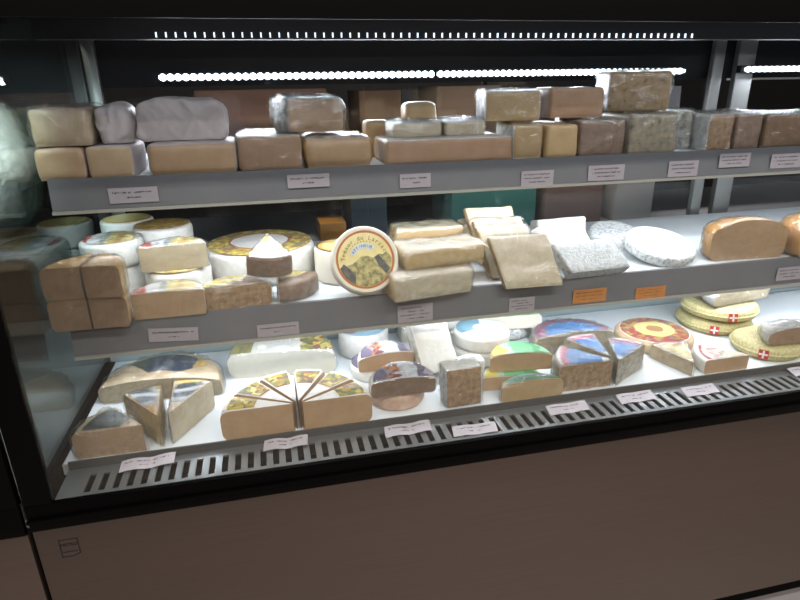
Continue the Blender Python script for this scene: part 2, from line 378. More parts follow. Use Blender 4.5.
def block(name, label, loc, dims, front, side=None, top=None, left=None, rot=(0, 0, 0), r=.008, amp=.0012, wrap=None, group=None, taper=0, shear=0, cat='cheese'):
    _sd[0] += 1
    loc = (loc[0], loc[1], loc[2]+max(0, -math.sin(R_(rot[0])))*dims[1]+abs(math.sin(R_(rot[1])))*dims[0]/2)
    t = thing(name, label, cat, loc, rot, group)
    mats = [M[front], M[side or front], M[top or side or front], M[left or side or front]]
    def fm(n):
        if n[2] > 0: return 2
        if n[1] < 0: return 0
        if n[0] < 0: return 3
        return 1
    w, d, h = dims
    bm = rbox(w, d, h, r, amp, 5, 0, _sd[0], fm, taper)
    for v in bm.verts: v.co.x += shear*v.co.z
    if front == 'paperwrap': bm = wrinkled(bm, _sd[0], 0, .006, 16)
    link('cheese_body', bm, mats, t)
    if wrap:
        bm = rbox(w, d, h, r, amp, 5, 0, _sd[0], None, taper)
        for v in bm.verts: v.co.x += shear*v.co.z
        bm = wrinkled(bm, _sd[0], .0016, .0058 if wrap == 'film_heavy' else .0038, 30)
        link('plastic_wrap', bm, M[wrap], t)
    return t

# ------------------------------------------------------------------ room
def struct(name, bm, m): o = link(name, bm, m, smooth=False); o['kind'] = 'structure'; return o
M['floor'] = mottled('grey_floor_tile', [(.3, '#8d8580'), (.7, '#989089')], 3, .35, 0, 0)
M['wall'] = mottled('dark_back_wall', [(.3, '#17171a'), (.7, '#1d1d20')], 2, .8, 0, 0)
M['ceil'] = flat('shop_ceiling', '#5a5450', .9)
bm = bmesh.new(); add_box(bm, -4, 6, -5, 3.2, -.05, 0); struct('floor', bm, M['floor'])
bm = bmesh.new(); add_box(bm, -4, 6, 3.0, 3.1, 0, 3); struct('wall_back', bm, M['wall'])
M['shopwall'] = mottled('dim_shop_wall', [(.35, '#2a2624'), (.65, '#3a3431')], 3, .8, 0, 0)
bm = bmesh.new(); add_box(bm, -4, 6, -5.1, -5, 0, 3); struct('wall_front', bm, M['shopwall'])
bm = bmesh.new(); add_box(bm, -4.1, -4, -5, 3.1, 0, 3); struct('wall_left', bm, M['shopwall'])
bm = bmesh.new(); add_box(bm, 6, 6.1, -5, 3.1, 0, 3); struct('wall_right', bm, M['shopwall'])
bm = bmesh.new(); add_box(bm, -4, 6, -5, 3.2, 3.0, 3.05); struct('ceiling', bm, M['ceil'])

# ------------------------------------------------------------------ display case
XL, XR = -.395, 2.3
case = thing('display_case', 'black framed refrigerated cheese display case with brushed steel front panel', 'display case', (0, 0, 0))
pn = box('front_panel', -.4155, XR, 0, .02, .295, .792, M['steel'], case, .002)
box('plinth', -.415, XR, .06, .09, .0, .27, M['greyplast'], case)
box('panel_foot', -.4155, XR, .003, .06, .268, .294, M['blackmatt'], case)
box('bottom_frame', -.4155, XR, -.004, .006, .793, .842, M['black'], case, .002)
box('frame_ridge', -.4155, XR, -.010, -.004, .812, .818, M['black'], case, .001)
box('side_frame', -.4155, -.375, -.004, .012, .842, 1.5315, M['black'], case, .002)
box('top_frame', -.4155, XR, -.005, -.0005, 1.532, 1.62, M['black'], case)
box('canopy', -.4155, XR, 0, .86, 1.575, 1.62, M['blackmatt'], case)
box('front_lamp_housing', XL, XR, .05, .075, 1.566, 1.5745, M['alu'], case)
box('canopy_beam', XL, XR, .44, .47, 1.538, 1.5745, M['navy'], case)
box('rear_header', XL, XR, .765, .80, 1.452, 1.574, M['navy'], case)
box('front_glass', -.3745, XR, .001, .005, .8425, 1.574, M['glass'], case)
box('end_glass', XL-.006, XL, .013, .76, .80, 1.574, M['endglass'], case)
def bars():
    bm = bmesh.new(); p = .0215; x = -.335
    add_box(bm, -.374, XR, .0062, .014, .838, .8415); add_box(bm, -.374, XR, .062, .083, .838, .8415); add_box(bm, -.374, x, .014, .062, .838, .8415)
    while x < XR-.02:
        add_box(bm, x+.0105, x+p, .014, .062, .838, .8415); x += p
    return bm
link('air_grille', bars(), M['alu'], case, smooth=False)
box('air_duct', -.374, XR, .007, .083, .76, .80, M['void'], case)
box('tray_lip', -.374, XR, .0835, .088, .80, .856, M['tray'], case, .001)
box('deck_tray', -.3845, XR, .088, .49, .83, .8495, M['shelfmetal'], case)
box('deck_side_strip', XL+.0005, -.385, .014, .49, .80, .853, M['blackmatt'], case)
box('rear_riser', XL+.001, 1.29, .492, .50, .80, 1.02, M['riser'], case)
box('rear_riser', 1.291, XR, .492, .50, .80, 1.02, M['perf'], case)
box('base_box', -.415, XR, .09, .86, .25, .755, M['blackmatt'], case)
for x0, x1, y in ((XL+.002, XL+.030, .74), (1.315, 1.350, .74), (1.402, 1.462, .745)):
    box('rear_post', x0, x1, y, y+.02, .76, 1.57, M['post'], case, .002)
for x0, x1 in ((XL+.032, .268), (.272, 1.312), (1.464, XR)):
    box('rear_glass', x0, x1, .752, .756, .80, 1.4515, M['glass'], case)
def led(x0, x1, y, z, pitch):
    bm = bmesh.new(); add_box(bm, x0-.012, x1+.012, y+.004, y+.022, z-.009, z+.011)
    h = link('led_housing', bm, M['navy'], case, smooth=False)
    bm = bmesh.new(); x = x0+pitch/2
    add_box(bm, x0, x1, y-.001, y+.0035, z-.0042, z+.0042)
    while x < x1:
        bmesh.ops.create_uvsphere(bm, u_segments=8, v_segments=6, radius=.0082, matrix=Matrix.Translation((x, y, z))); x += pitch
    link('led_diodes', bm, M['led'], h)
led(-.228, .452, .72, 1.4735, .0175); led(.462, 1.205, .72, 1.4735, .0175); led(1.41, XR-.02, .72, 1.476, .02)
bm = bmesh.new(); x = -.182
while x < 1.0:
    add_box(bm, x, x+.0026, .4365, .4398, 1.541, 1.550); x += .0178
link('small_led_row', bm, M['leddim'], case, smooth=False)
# bracket of the canopy row
# badge on the steel panel
def strokes(name, segs, w, y, m, parent):
    bm = bmesh.new()
    for (x0, z0), (x1, z1) in segs:
        d = Vector((x1-x0, 0, z1-z0)); n = Vector((-d.z, 0, d.x)).normalized()*w/2; e = d.normalized()*w/2
        a = Vector((x0, y, z0))-e; c = Vector((x1, y, z1))+e
        vs = [bm.verts.new(q+Vector((0, dy, 0))) for dy in (0, -.0004) for q in (a+n, a-n, c-n, c+n)]
        for f in ((0, 1, 2, 3), (4, 7, 6, 5), (0, 4, 5, 1), (1, 5, 6, 2), (2, 6, 7, 3), (3, 7, 4, 0)): bm.faces.new([vs[i] for i in f])
    return link(name, bm, m, parent, smooth=False)
A = [(-.382, .7665), (-.3545, .7665), (-.3545, .737), (-.365, .7325), (-.382, .7325)]
bd = strokes('badge', [(A[i], A[(i+1) % 5]) for i in range(5)]+[((-.379, .742), (-.358, .742))], .0013, -.0002, M['ink'], pn)
def text_bm(bm, s, size, mat4, ext=.0002):
    cu = bpy.data.curves.new('t', 'FONT'); cu.body = s; cu.size = size; cu.align_x = 'CENTER'; cu.extrude = ext; cu.resolution_u = 2
    o = bpy.data.objects.new('t', cu); C.objects.link(o); dg = bpy.context.evaluated_depsgraph_get(); dg.update()
    me = o.evaluated_get(dg).to_mesh(); me.transform(mat4); bm.from_mesh(me); o.evaluated_get(dg).to_mesh_clear()
    bpy.data.objects.remove(o); bpy.data.curves.remove(cu)
bm = bmesh.new(); text_bm(bm, 'METRO', .0078, Matrix.Translation((-.3685, -.0004, .7535)) @ Matrix.Rotation(R_(90), 4, 'X'), .0002)
link('badge_lettering', bm, M['ink'], pn, smooth=False)

# neighbouring case on the far side of the seam
nb = thing('display_case', 'neighbouring black framed display case beyond the seam at far left', 'display case', (0, 0, 0))
box('front_panel', -1.4, -.4225, 0, .02, .295, .787, M['steel'], nb, .002)
box('bottom_frame', -1.4, -.4225, -.004, .006, .788, .842, M['black'], nb, .002)
box('side_frame', -.462, -.4225, -.004, .012, .842, 1.62, M['black'], nb, .002)
box('rear_panel', -1.4, -.4225, .86, .88, .2, 1.6, M['navy'], nb)
box('inner_deck', -1.4, -.4225, .02, .855, .80, .84, M['greyplast'], nb)
box('inner_shelf', -1.4, -.43, .27, .80, 1.15, 1.165, M['navy'], nb)

# shelves
def shelf(label, zt, yf, yb, zb, xl, liner_label):
    t = thing('display_shelf', label, 'shelf', (0, 0, 0))
    box('shelf_board', xl, XR, yf+.004, yb, zt-.014, zt-.002, M['shelfmetal'], t)
    bm = bmesh.new()
    add_box(bm, xl, XR, yf-.006, yf+.003, zb+.006, zt+.003)
    for v in bm.verts:
        if v.co.z > zt: v.co.y += .006
    link('price_rail', bm, M['shelfgrey'], t, smooth=False)
    bm = bmesh.new(); add_box(bm, xl, XR, yf-.011, yf+.003, zb, zb+.0055); link('rail_edge', bm, M['clearedge'], t, smooth=False)
    bm = bmesh.new(); add_box(bm, xl+.02, XR, yf+.03, yf+.045, zb+.02, zb+.028); hs = link('light_housing', bm, M['alu'], t, smooth=False)
    bm = bmesh.new(); add_box(bm, xl+.004, XR-.01, yf+.012, yb-.004, 0, .0015); o = link('paper_liner', bm, M['liner'], smooth=False, loc=(0, 0, zt-.0015))
    tag(o, liner_label, 'paper liner')
    return t
shelf('upper grey shelf with price rail, carrying tan and paper wrapped blocks', 1.300, .278, .73, 1.243, -.372, 'white paper sheet lining the upper shelf, mostly hidden by cheese')
shelf('middle grey shelf with price rail, carrying the tilted round yellow box', 1.050, .226, .715, .985, -.372, 'white paper sheet lining the middle shelf, bare near the grey mould discs')
bm = bmesh.new(); add_box(bm, -.382, XR-.01, .0885, .488, 0, .0015)
tag(link('paper_liner', bm, M['liner'], smooth=False, loc=(0, 0, .8498)), 'white paper sheet lining the bottom deck behind the slotted grille', 'paper liner')

# ------------------------------------------------------------------ upper shelf
Z = 1.3005; G = 'wrapped cheese pieces on the upper shelf'
def ub(label, x, y, z, w, d, h, front, name='cheese_block', **k): return block(name, label, (x, y, z), (w, d, h), front, group=G, **k)
ub('tan piece with pinkish rind, bottom left corner of the upper shelf', -.349, .286, Z, .080, .13, .055, 'tan', side='pinkrind', r=.010)
ub('cream faced block beside the pinkish rinded piece, under a white paper wrap', -.267, .286, Z, .078, .13, .056, 'wheat', side='paperwrap', top='paperwrap')
ub('tan block topping the leftmost stack, clear film crumpled over its right end', -.338, .29, Z+.0575, .096, .12, .062, 'wheat', side='beigerind', top='pinkrind', wrap='film_heavy', r=.010)
ub('small block all in white paper between tan block and large paper parcel', -.2565, .30, Z+.0575, .054, .12, .063, 'paperwrap', r=.014, amp=.003)
wheel('paper_wrapped_cheese', 'large rounded parcel of white waxed paper on upper shelf', (-.145, .335, Z+.057), .080, .066, 'paperwrap', 'paperwrap', -4, 184, b=.02, bulge=.006, amp=.003, group=G, rot=(0, 0, -2), body='paper_parcel')
ub('tan half loaf underneath the large white paper parcel', -.128, .286, Z, .156, .135, .056, 'tan', side='paperwrap', top='paperwrap', r=.012)
ub('foil topped tan block under the silvery tilted one, left of the two', .011, .286, Z, .118, .13, .065, 'tanpink', side='tan', top='silver', wrap='film', r=.009)
ub('tan block with rounded right end under the silvery tilted one', .140, .286, Z, .134, .13, .060, 'tan', side='brownrind', top='silver', r=.018)
ub('tilted tan block with crinkled silvery left side, on top of two blocks', 0.103, .305, Z+.0655, .116, .10, .062, 'tan', left='silver', top='silver', rot=(0, 1.5, 17), wrap='film_heavy', r=.012)
ub('small yellow wedge peeking out behind the round ended tan block', .243, .43, Z, .055, .05, .078, 'tan2', r=.012)
ub('long low pinkish tan block, widest on the upper shelf', .363, .286, Z, .264, .13, .048, 'tanpink', side='tan', top='plasticwhite', r=.007)
ub('cream piece under white film lying on the long block, left one', .307, .335, Z+.0487, .106, .075, .028, 'cream', top='plasticwhite', r=.008, wrap='film_heavy')
ub('cream piece under white film lying on the long block, right one', .4105, .335, Z+.0487, .088, .075, .029, 'cream', top='plasticwhite', r=.008, wrap='film_heavy')
ub('small rounded yellow block standing behind the film covered cream pieces', .345, .44, Z, .074, .06, .113, 'tan2', top='cream', r=.016)
ub('upright square tan yellow block with a film sheen', .533, .296, Z, .064, .12, .069, 'tan2', left='plasticwhite', wrap='film', rot=(0, 0, -4))
ub('square tan yellow block left of the purplish brown wrapped one', .607, .286, Z, .069, .13, .067, 'tan2', r=.008)
ub('yellow tan block on top, with bright film edge at its left', .513, .335, Z+.0745, .118, .10, .060, 'tan2', rot=(0, 0, -9), left='plasticwhite', top='plasticwhite', wrap='film', r=.007)
ub('brownish tan block on top with a crinkled silvery upper edge', .648, .315, Z+.0780, .118, .10, .060, 'tanpink', rot=(0, 0, -5), top='silver', r=.007)
ub('purplish brown block wrapped in film, below the blue veined stack', .6985, .286, Z, .103, .13, .073, 'purple', top='silver', wrap='film')
ub('blue veined block on top, tallest cheese of the upper shelf', .802, .33, Z+.0880, .134, .10, .080, 'blue', left='silver', rot=(0, 0, -14), wrap='film', r=.007)
ub('grey veined block underneath the tall blue veined one', .820, .286, Z, .118, .13, .083, 'bluegrey', top='silver', wrap='film', taper=.05)
ub('thin piece in crinkled film standing at the left of the right hand group', .936, .33, Z, .024, .11, .086, 'silver', top='plasticwhite', wrap='film_heavy', r=.008)
ub('brown speckled block first in the right hand group', .986, .286, Z, .066, .11, .078, 'speckbrown', left='plasticwhite', top='silver', wrap='film')
ub('pinkish brown wrapped block between two brown blocks at right', 1.060, .286, Z, .066, .11, .079, 'purple', top='silver', wrap='film')
ub('wide dark brown block under film at the far right of upper shelf', 1.206, .288, Z, .20, .11, .074, 'brown', top='silver', wrap='film')
o = box('card_sign', -.028, .032, 0, .003, 0, .135, M['greyplast']); o.location = (1.008, .50, Z); o.rotation_euler = (R_(-4), 0, 0)
tag(o, 'plain grey card standing behind the blue veined block', 'card')

# ------------------------------------------------------------------ middle shelf
Z = 1.0505; G = 'cut cheeses on the middle shelf'
def quarter(label, x, y, z, a0, a1, rot, h=.057): wheel('cheese_quarter', label, (x, y, z), .062, h, 'brownrind', 'brown', a0, a1, rot=rot, b=.009, wrap='film', sy=1.5, group='brown quarters stacked at the left end')
quarter('lower left brown quarter in the stack by the side glass', -.327, .198, Z, 90, 180, (0, 0, 0))
quarter('lower right brown quarter in the stack by the side glass', -.3235, .198, Z, 0, 88, (0, 0, -4))
quarter('upper left brown quarter in the stack by the side glass', -.328, .197, Z+.0585, 90, 180, (0, 0, -2))
quarter('upper right brown quarter in the stack by the side glass', -.3235, .196, Z+.0585, 0, 88, (0, 0, -7))
for x, y, r, s in ((-.328, .41, .060, 'front'), (-.328, .60, .058, 'back'), (-.238, .515, .063, 'right')):
    wheel('cheese_round', {'front': 'white wheel carrying the red labelled one behind the brown quarters', 'back': 'white wheel under the brown topped drum at the rear', 'right': 'white wheel under the brown labelled one behind the cream half'}[s],
          (x, y, Z), r, .060, 'whiterind', group='white wheels at the left rear')
wheel('cheese_round', 'white wheel with a colourful label, on top behind the brown quarters', (-.322, .41, Z+.0625), .060, .050, 'whiterind', lab='l_camp', lr=(0, .86), bulge=.003, group='white wheels at the left rear', wrap='film')
wheel('cheese_round', 'drum with white rim and plain brown top at the left rear', (-.328, .60, Z+.0625), .058, .052, 'whiterind', lab='l_tray', lr=(0, .9), b=.006, group='white wheels at the left rear')
wheel('cheese_round', 'white wheel with brown mottled label behind the cream faced half', (-.238, .515, Z+.0625), .063, .050, 'whiterind', lab='l_camp2', lr=(0, .95), bulge=.004, group='white wheels at the left rear')
wheel('cheese_half', 'cream faced half wheel stacked on a white wheel', (-.191, .318, Z+.0625), .063, .050, 'whiterind', 'cream', 0, 180, lab='l_camp', lr=(0, .92), b=.006, rot=(0, -1, 2), wrap='film', group=G)
wheel('cheese_round', 'white wheel with yellow label edge right under the cream faced half', (-.193, .362, Z), .0645, .060, 'whiterind', lab='l_brie2', lr=(0, .95), b=.012, bulge=.001, group=G)
wheel('cheese_half', 'brown faced half wheel with farm label below the cream faced half', (-.197, .222, Z), .064, .050, 'whiterind', 'tan', 0, 180, lab='l_camp', lr=(0, .92), b=.005, sy=1.05, wrap='film', group=G)
wheel('brie_round', 'big white wheel with a yellow ring label and bare white middle', (-.028, .462, Z), .120, .070, 'whiterind', lab='l_brie', lr=(.0, .95), b=.014, bulge=.003, group=G)
wheel('cheese_half', 'brown wrapped half with yellow and white top before the big ring labelled wheel', (-.074, .234, Z), .064, .047, 'purple', 'speckbrown', 0, 180, sy=.95, lab='l_full', lr=(.3, .97), la=(70, 178), rot=(0, 0, 4), b=.014, wrap='film', group=G)
wheel('cheese_wedge', 'greyish wedge lying right of the brown wrapped half', (.006, .322, Z), .084, .043, 'purple', 'purple', 268, 338, lab='l_full', lr=(.1, .75), b=.010, wrap='film', group=G)
wheel('cheese_wedge', 'wedge with bright yellow label balanced on top of two lower pieces', (-.012, .318, Z+.082), .085, .046, 'purple', 'whiterind', 242, 302, lab='l_full', lr=(.12, .97), rot=(20, 4, 0), b=.006, wrap='film', group=G)
# tilted round box with its printed lid
t = thing('round_cheese_box', 'cream round box tilted to show its yellow label with orange ring', 'cheese', (.174, .252, Z+.002), (0, 0, 0), 'round boxes with yellow lids')
piv = Matrix.Rotation(R_(66), 4, 'X') @ Matrix.Rotation(R_(8), 4, 'Z')
RB, HB = .067, .036
off = Vector((0, .014, RB*math.sin(R_(66))))
def put(o): o.matrix_parent_inverse.identity(); o.matrix_local = Matrix.Translation(off) @ piv; return o
M['boxcream'] = flat('cream_card', '#e9e2d2', .5); M['lidyellow'] = mottled('yellow_print', [(.35, '#e3cf86'), (.65, '#efe0a4')], 30, .4, .2, 0)
M['orange'] = flat('orange_print', '#b8672c', .4); M['mount'] = mottled('mountain_print', [(.35, '#6e6a48'), (.5, '#a49a5c'), (.65, '#c4b674')], 110, .4, .2, 0)
M['mountdark'] = mottled('dark_rock_print', [(.4, '#3c3c3c'), (.6, '#5e5c50')], 120, .4, .2, 0); M['banner'] = flat('pale_blue_print', '#cfdde8', .4)
M['inkolive'] = flat('olive_ink', '#77703a', .5); M['inknavy'] = flat('navy_ink', '#34486a', .5)
put(link('box_body', sector(RB, HB, 0, 360, .004, 0, 0), [M['boxcream']]*2, t))
lid = put(link('lid_rim', decal(.0585, RB-.003, 0, 360, HB, 0, RB, 1, .002), M['boxcream'], t))
def disc(name, m, r0, r1, dz, par):
    return put(link(name, decal(r0, r1, 0, 360, HB+dz, 0, RB, 1, .0003), m, par))
lb = disc('round_label', M['lidyellow'], .0005, .0582, 0, t)
def sub(name, bm, m): 
    o = link(name, bm, m, lb, smooth=False); return o
bm = decal(.0535, .0575, 0, 360, HB+.0006, 0, RB, 1, .0003); sub('orange_ring', bm, M['orange'])
def poly(pts, z, bm=None):
    bm = bm or bmesh.new(); n = len(pts); a = [bm.verts.new((x, y, z)) for x, y in pts]; b = [bm.verts.new((x, y, z+.0003)) for x, y in pts]
    bm.faces.new(a); bm.faces.new(b)
    for i in range(n): bm.faces.new((a[i], a[(i+1) % n], b[(i+1) % n], b[i]))
    return bm
def arcp(r, a0, a1, k=14): return [(r*math.cos(R_(a0+(a1-a0)*i/k)), r*math.sin(R_(a0+(a1-a0)*i/k))) for i in range(k+1)]
zl = HB+.0021
sub('mountain_print', poly(arcp(.0532, 188, 352)+[(.044, .008), (.036, .003), (.028, .006), (.016, .0), (.006, .006), (-.006, .008), (-.016, .002), (-.028, -.004), (-.038, -.004)], zl), M['mount'])
sub('rock_print', poly(arcp(.053, 188, 235, 8)+[(-.026, -.028), (-.034, -.012), (-.044, .0)], zl+.0004), M['mountdark']); bm = poly([(.018, .001), (.028, .004), (.036, -.012), (.044, -.026), (.034, -.036), (.024, -.018)], zl+.0004); sub('rock_print', bm, M['mountdark'])
sub('banner_print', poly(arcp(.032, 148, 42)+arcp(.0225, 42, 148), zl), M['banner'])
def arctext(s, r, a0, a1, size, z, m, name):
    bm = bmesh.new(); k = len(s)
    for i, ch in enumerate(s):
        if ch == ' ': continue
        a = R_(a0+(a1-a0)*i/(k-1))
        text_bm(bm, ch, size, Matrix.Translation((r*math.cos(a), r*math.sin(a), z)) @ Matrix.Rotation(a-math.pi/2, 4, 'Z'), .00015)
    sub(name, bm, m)
arctext('Trésor du Larzac', .0395, 168, 14, .0125, zl+.0003, M['inkolive'], 'label_lettering')
arctext('AFFINEUR', .0245, 138, 52, .0085, zl+.0007, M['inknavy'], 'banner_lettering')
bm = bmesh.new()
for i in range(9):
    a = R_(140-10*i); bm = poly([((.035)*math.cos(a+d), (.035+e)*math.sin(a+d)) for d, e in ((0, 0), (.06, 0), (.06, .0022), (0, .0022))], zl, bm)
sub('small_print', bm, M['inkolive'])
wheel('round_cheese_box', 'cream round box lying flat behind the tilted yellow labelled one', (.150, .375, Z), .064, .072, 'boxcream', lab='l_tray', lr=(0, .93), b=.006, group='round boxes with yellow lids', body='box_body')
# long golden slabs
block('cheese_slab', 'bottom golden slab in film, overhanging the rail right of the tilted box', (.306, .196, Z), (.172, .13, .052), 'frost', 'gold', 'frost', rot=(0, 0, 9), wrap='film_heavy', group='long golden slabs', r=.009)
block('cheese_slab', 'golden slab with white film lying on top of the bottom slab', (.338, .225, Z+.0545), (.176, .09, .038), 'gold', 'gold', 'frost', rot=(0, 0, 6), wrap='film_heavy', group='long golden slabs', r=.009)
block('cheese_slab', 'pale yellow slab tops showing at the back of the golden stack', (.348, .375, Z), (.158, .08, .098), 'tan2', 'gold', 'frost', wrap='film', group='long golden slabs', r=.009)
block('cheese_slab', 'small pale yellow end showing between golden stack and leaning squares', (.458, .43, Z), (.030, .06, .088), 'cream', group='long golden slabs', r=.009)
GS = 'square slabs leaning in a row'
block('square_slab', 'rearmost and highest cream square slab of the leaning row', (.520, .352, Z), (.112, .022, .132), 'cream', 'tan', 'cream', rot=(-22, 0, -3), group=GS, r=.005, shear=-.22)
block('square_slab', 'third leaning square slab, white under film, before the rearmost one', (.516, .302, Z), (.112, .020, .116), 'frost', 'brownrind', 'frost', rot=(-22, 0, -3), wrap='film_heavy', group=GS, r=.005, shear=-.22)
block('square_slab', 'second leaning square slab, right behind the front brownish grey one', (.508, .254, Z), (.112, .020, .112), 'frost', 'brownrind', 'frost', rot=(-22, 0, -3), wrap='film_heavy', group=GS, r=.005, shear=-.24)
block('square_slab', 'front square slab of the leaning row, beige grey and overhanging the rail', (.520, .192, Z-.004), (.128, .020, .110), 'frost', 'brownrind', 'frost', rot=(-20, 0, -3), wrap='film', group=GS, r=.007, shear=-.26)
GW = 'white mould cheeses right of the leaning squares'
block('goat_cheese_block', 'rearmost white block with pale speckled face', (.702, .42, Z), (.130, .05, .074), 'whitepyr', 'whiterind', 'whitepyr', rot=(-14, 0, 0), group=GW, r=.006)
block('goat_cheese_block', 'white leaning block with a single dark spot, middle of three', (.672, .295, Z), (.126, .040, .088), 'whitepyr', 'whiterind', 'whitepyr', left='whiterind', rot=(-30, 0, 12), group=GW, r=.008, shear=-.25)
block('goat_cheese_block', 'grey mottled block lying at the front over the orange card', (.676, .200, Z+.002), (.144, .034, .074), 'greyrind', 'greyrind', 'greyrind', rot=(-44, 0, 3), group=GW, r=.006, wrap='film', shear=-.3)
wheel('mould_cheese_disc', 'rear grey mould disc half hidden by the larger one', (.868, .462, Z), .074, .035, 'greyrind', group=GW, rot=(14, 0, 0), b=.014)
wheel('mould_cheese_disc', 'large white and grey mouldy disc tilted on its brown edge', (.893, .318, Z+.017), .081, .026, 'greyrind', 'brownrind', group=GW, rot=(15, 4, -6), b=.008)
GO = 'orange rinded half wheels at the right'
wheel('cheese_half', 'orange rinded half wheel with brown cut face at right end', (1.085, .252, Z), .098, .078, 'orangerind', 'tan', 0, 180, b=.022, bulge=.016, wrap='film', group=GO, rot=(0, 0, -4))
wheel('cheese_half', 'second orange rinded half wheel cut off by the picture edge', (1.292, .240, Z), .097, .082, 'orangerind', 'tan', 0, 180, b=.022, bulge=.014, wrap='film', group=GO, rot=(0, 0, 12))

# ------------------------------------------------------------------ bottom deck
Z = .8515; GD = 'cut cheeses on the bottom deck'
wheel('cheese_half', 'half wheel with navy label at the left rear of the deck', (-.249, .281, Z), .121, .038, 'beigerind', 'cream', 0, 180, lab='l_navy', lr=(.25, .82), la=(30, 135), b=.012, bulge=.012, wrap='film_heavy', group=GD, rot=(7, 0, -5))
wheel('cheese_wedge', 'front left wedge with dark green label and tan cut face', (-.250, .0965, Z), .114, .052, 'beigerind', 'tan', 128, 180, lab='l_dark', lr=(.3, .85), b=.012, wrap='film_heavy', group=GD, sy=.95)
wheel('cheese_wedge', 'wedge with silver and dark label, tip toward the grille', (-.2235, .103, Z), .125, .062, 'brownrind', 'gold', 96, 128, lab='l_dark2', lr=(.4, .9), b=.010, wrap='film', group=GD)
wheel('cheese_wedge', 'wedge with dark label and yellow edge, pale cut side facing right', (-.206, .107, Z), .130, .062, 'beigerind', 'cream', 60, 93, lab='l_dark2', lr=(.3, .93), b=.010, wrap='film', group=GD)
wheel('goat_cheese_half', 'half of a white soft cheese behind the six wedge wheel', (-.004, .320, Z), .116, .058, 'whiterind', 'pale', 0, 180, lab='l_goat', lr=(.25, .95), b=.022, bulge=.005, wrap='film', group=GD, rot=(6, 0, -7))
names = ['right hand wedge with brown front face of the six cut from one half wheel', 'second wedge from the right of the six cut half wheel', 'third wedge from the right of the six cut half wheel',
         'third wedge from the left of the six cut half wheel', 'second wedge from the left of the six cut half wheel', 'left hand wedge with brown front face of the six cut half wheel']
for k, (g0, g1) in enumerate(((0, 28), (31, 59), (62, 91), (93, 121), (123, 151), (153, 180))):
    a = (g0+g1)/2; d = .010
    wheel('brie_wedge', names[k], (.017+d*math.cos(R_(a)), .088+d*math.sin(R_(a)), Z), .127, .060, 'whiterind', 'tan', g0, g1, lab='l_brie', lr=(.52, .96), la=(g0+2, g1-2), b=.015, group='six brie wedges of one half wheel')
wheel('cheese_round', 'white wheel with blue and grey label behind the violet labelled halves', (.190, .405, Z), .060, .060, 'whiterind', lab='l_blue', lr=(0, .93), b=.008, bulge=.005, group=GD)
wheel('cheese_round', 'white wheel with violet label edge underneath the rear violet half', (.196, .287, Z), .056, .028, 'whiterind', lab='l_violet', lr=(0, .93), group=GD)
wheel('cheese_half', 'rear violet and white labelled half wheel on a white wheel', (.212, .238, Z+.0305), .062, .033, 'whiterind', 'tan', 0, 180, lab='l_violet', lr=(0, .9), bulge=.006, rot=(8, 0, 5), group=GD)
wheel('cheese_round', 'cream wheel underneath the front violet labelled half', (.217, .165, Z), .056, .034, 'pinkrind', lab='l_violet', lr=(0, .9), group=GD)
wheel('cheese_half', 'front violet and orange labelled half wheel, brown face to the glass', (.219, .1105, Z+.0365), .063, .035, 'whiterind', 'brown', 0, 180, lab='l_violet', lr=(0, .93), bulge=.006, rot=(10, 0, -2), wrap='film', group=GD)
block('goat_cheese_block', 'tall white slab leaning back between violet and brown pieces', (.326, .207, Z), (.084, .050, .122), 'whiterind', 'whiterind', 'pale', left='silver', rot=(-26, -6, 10), group=GD, r=.006)
block('goat_cheese_block', 'small white block in film at the rear beside the leaning slab', (.318, .42, Z), (.064, .05, .052), 'pale', wrap='film_heavy', group=GD)
block('goat_cheese_block', 'low white block showing just behind the brown square piece', (.380, .168, Z), (.055, .035, .060), 'whitepyr', group=GD, r=.005)
block('brown_cheese_block', 'upright brown square piece with white rind standing at the grille', (.339, .0965, Z), (.074, .045, .080), 'speckbrown', 'greyrind', 'whiterind', left='greyrind', rot=(-4, 0, 3), wrap='film', group=GD, r=.005)
GT = 'tall white wheels in the middle of the deck'
wheel('cheese_round', 'lower wheel of the front white stack', (.445, .302, Z), .064, .036, 'whiterind', group=GT, b=.010)
wheel('cheese_round', 'upper wheel of the front white stack, blue label edge on top', (.447, .300, Z+.0365), .064, .038, 'whiterind', lab='l_sky', lr=(.3, .9), la=(80, 200), group=GT, b=.010)
wheel('cheese_round', 'lower wheel of the rear left white stack', (.398, .422, Z), .060, .044, 'whiterind', group=GT, b=.010)
wheel('cheese_round', 'upper wheel of the rear left white stack', (.398, .422, Z+.0445), .060, .044, 'whiterind', group=GT, b=.010)
wheel('cheese_round', 'grey white wheel carrying the cream half at the rear middle', (.560, .425, Z), .066, .033, 'greyrind', group=GT, b=.010)
wheel('cheese_half', 'cream faced half lying across the rear white wheels', (.548, .360, Z+.034), .076, .034, 'whiterind', 'pale', 0, 180, lab='l_green', lr=(0, .9), b=.010, group=GT, rot=(0, 0, -4))
wheel('cheese_half', 'lower tan half underneath the green labelled half', (.458, .140, Z), .064, .030, 'whiterind', 'tan', 0, 180, b=.005, group=GD, rot=(0, 0, -7), sy=.9, lab='l_green', lr=(0, .9))
wheel('cheese_half', 'green and yellow labelled half wheel stacked on a tan half', (.481, .153, Z+.0335), .066, .034, 'beigerind', 'tan', 0, 180, lab='l_green', lr=(0, .92), b=.005, bulge=.007, group=GD, rot=(3, 0, -7))
wheel('cheese_half', 'low half wheel with lake picture label next to the grille', (.481, .0935, Z), .066, .036, 'beigerind', 'tan2', 0, 180, lab='l_lake', lr=(0, .88), b=.008, bulge=.006, group=GD, sy=.58, wrap='film')
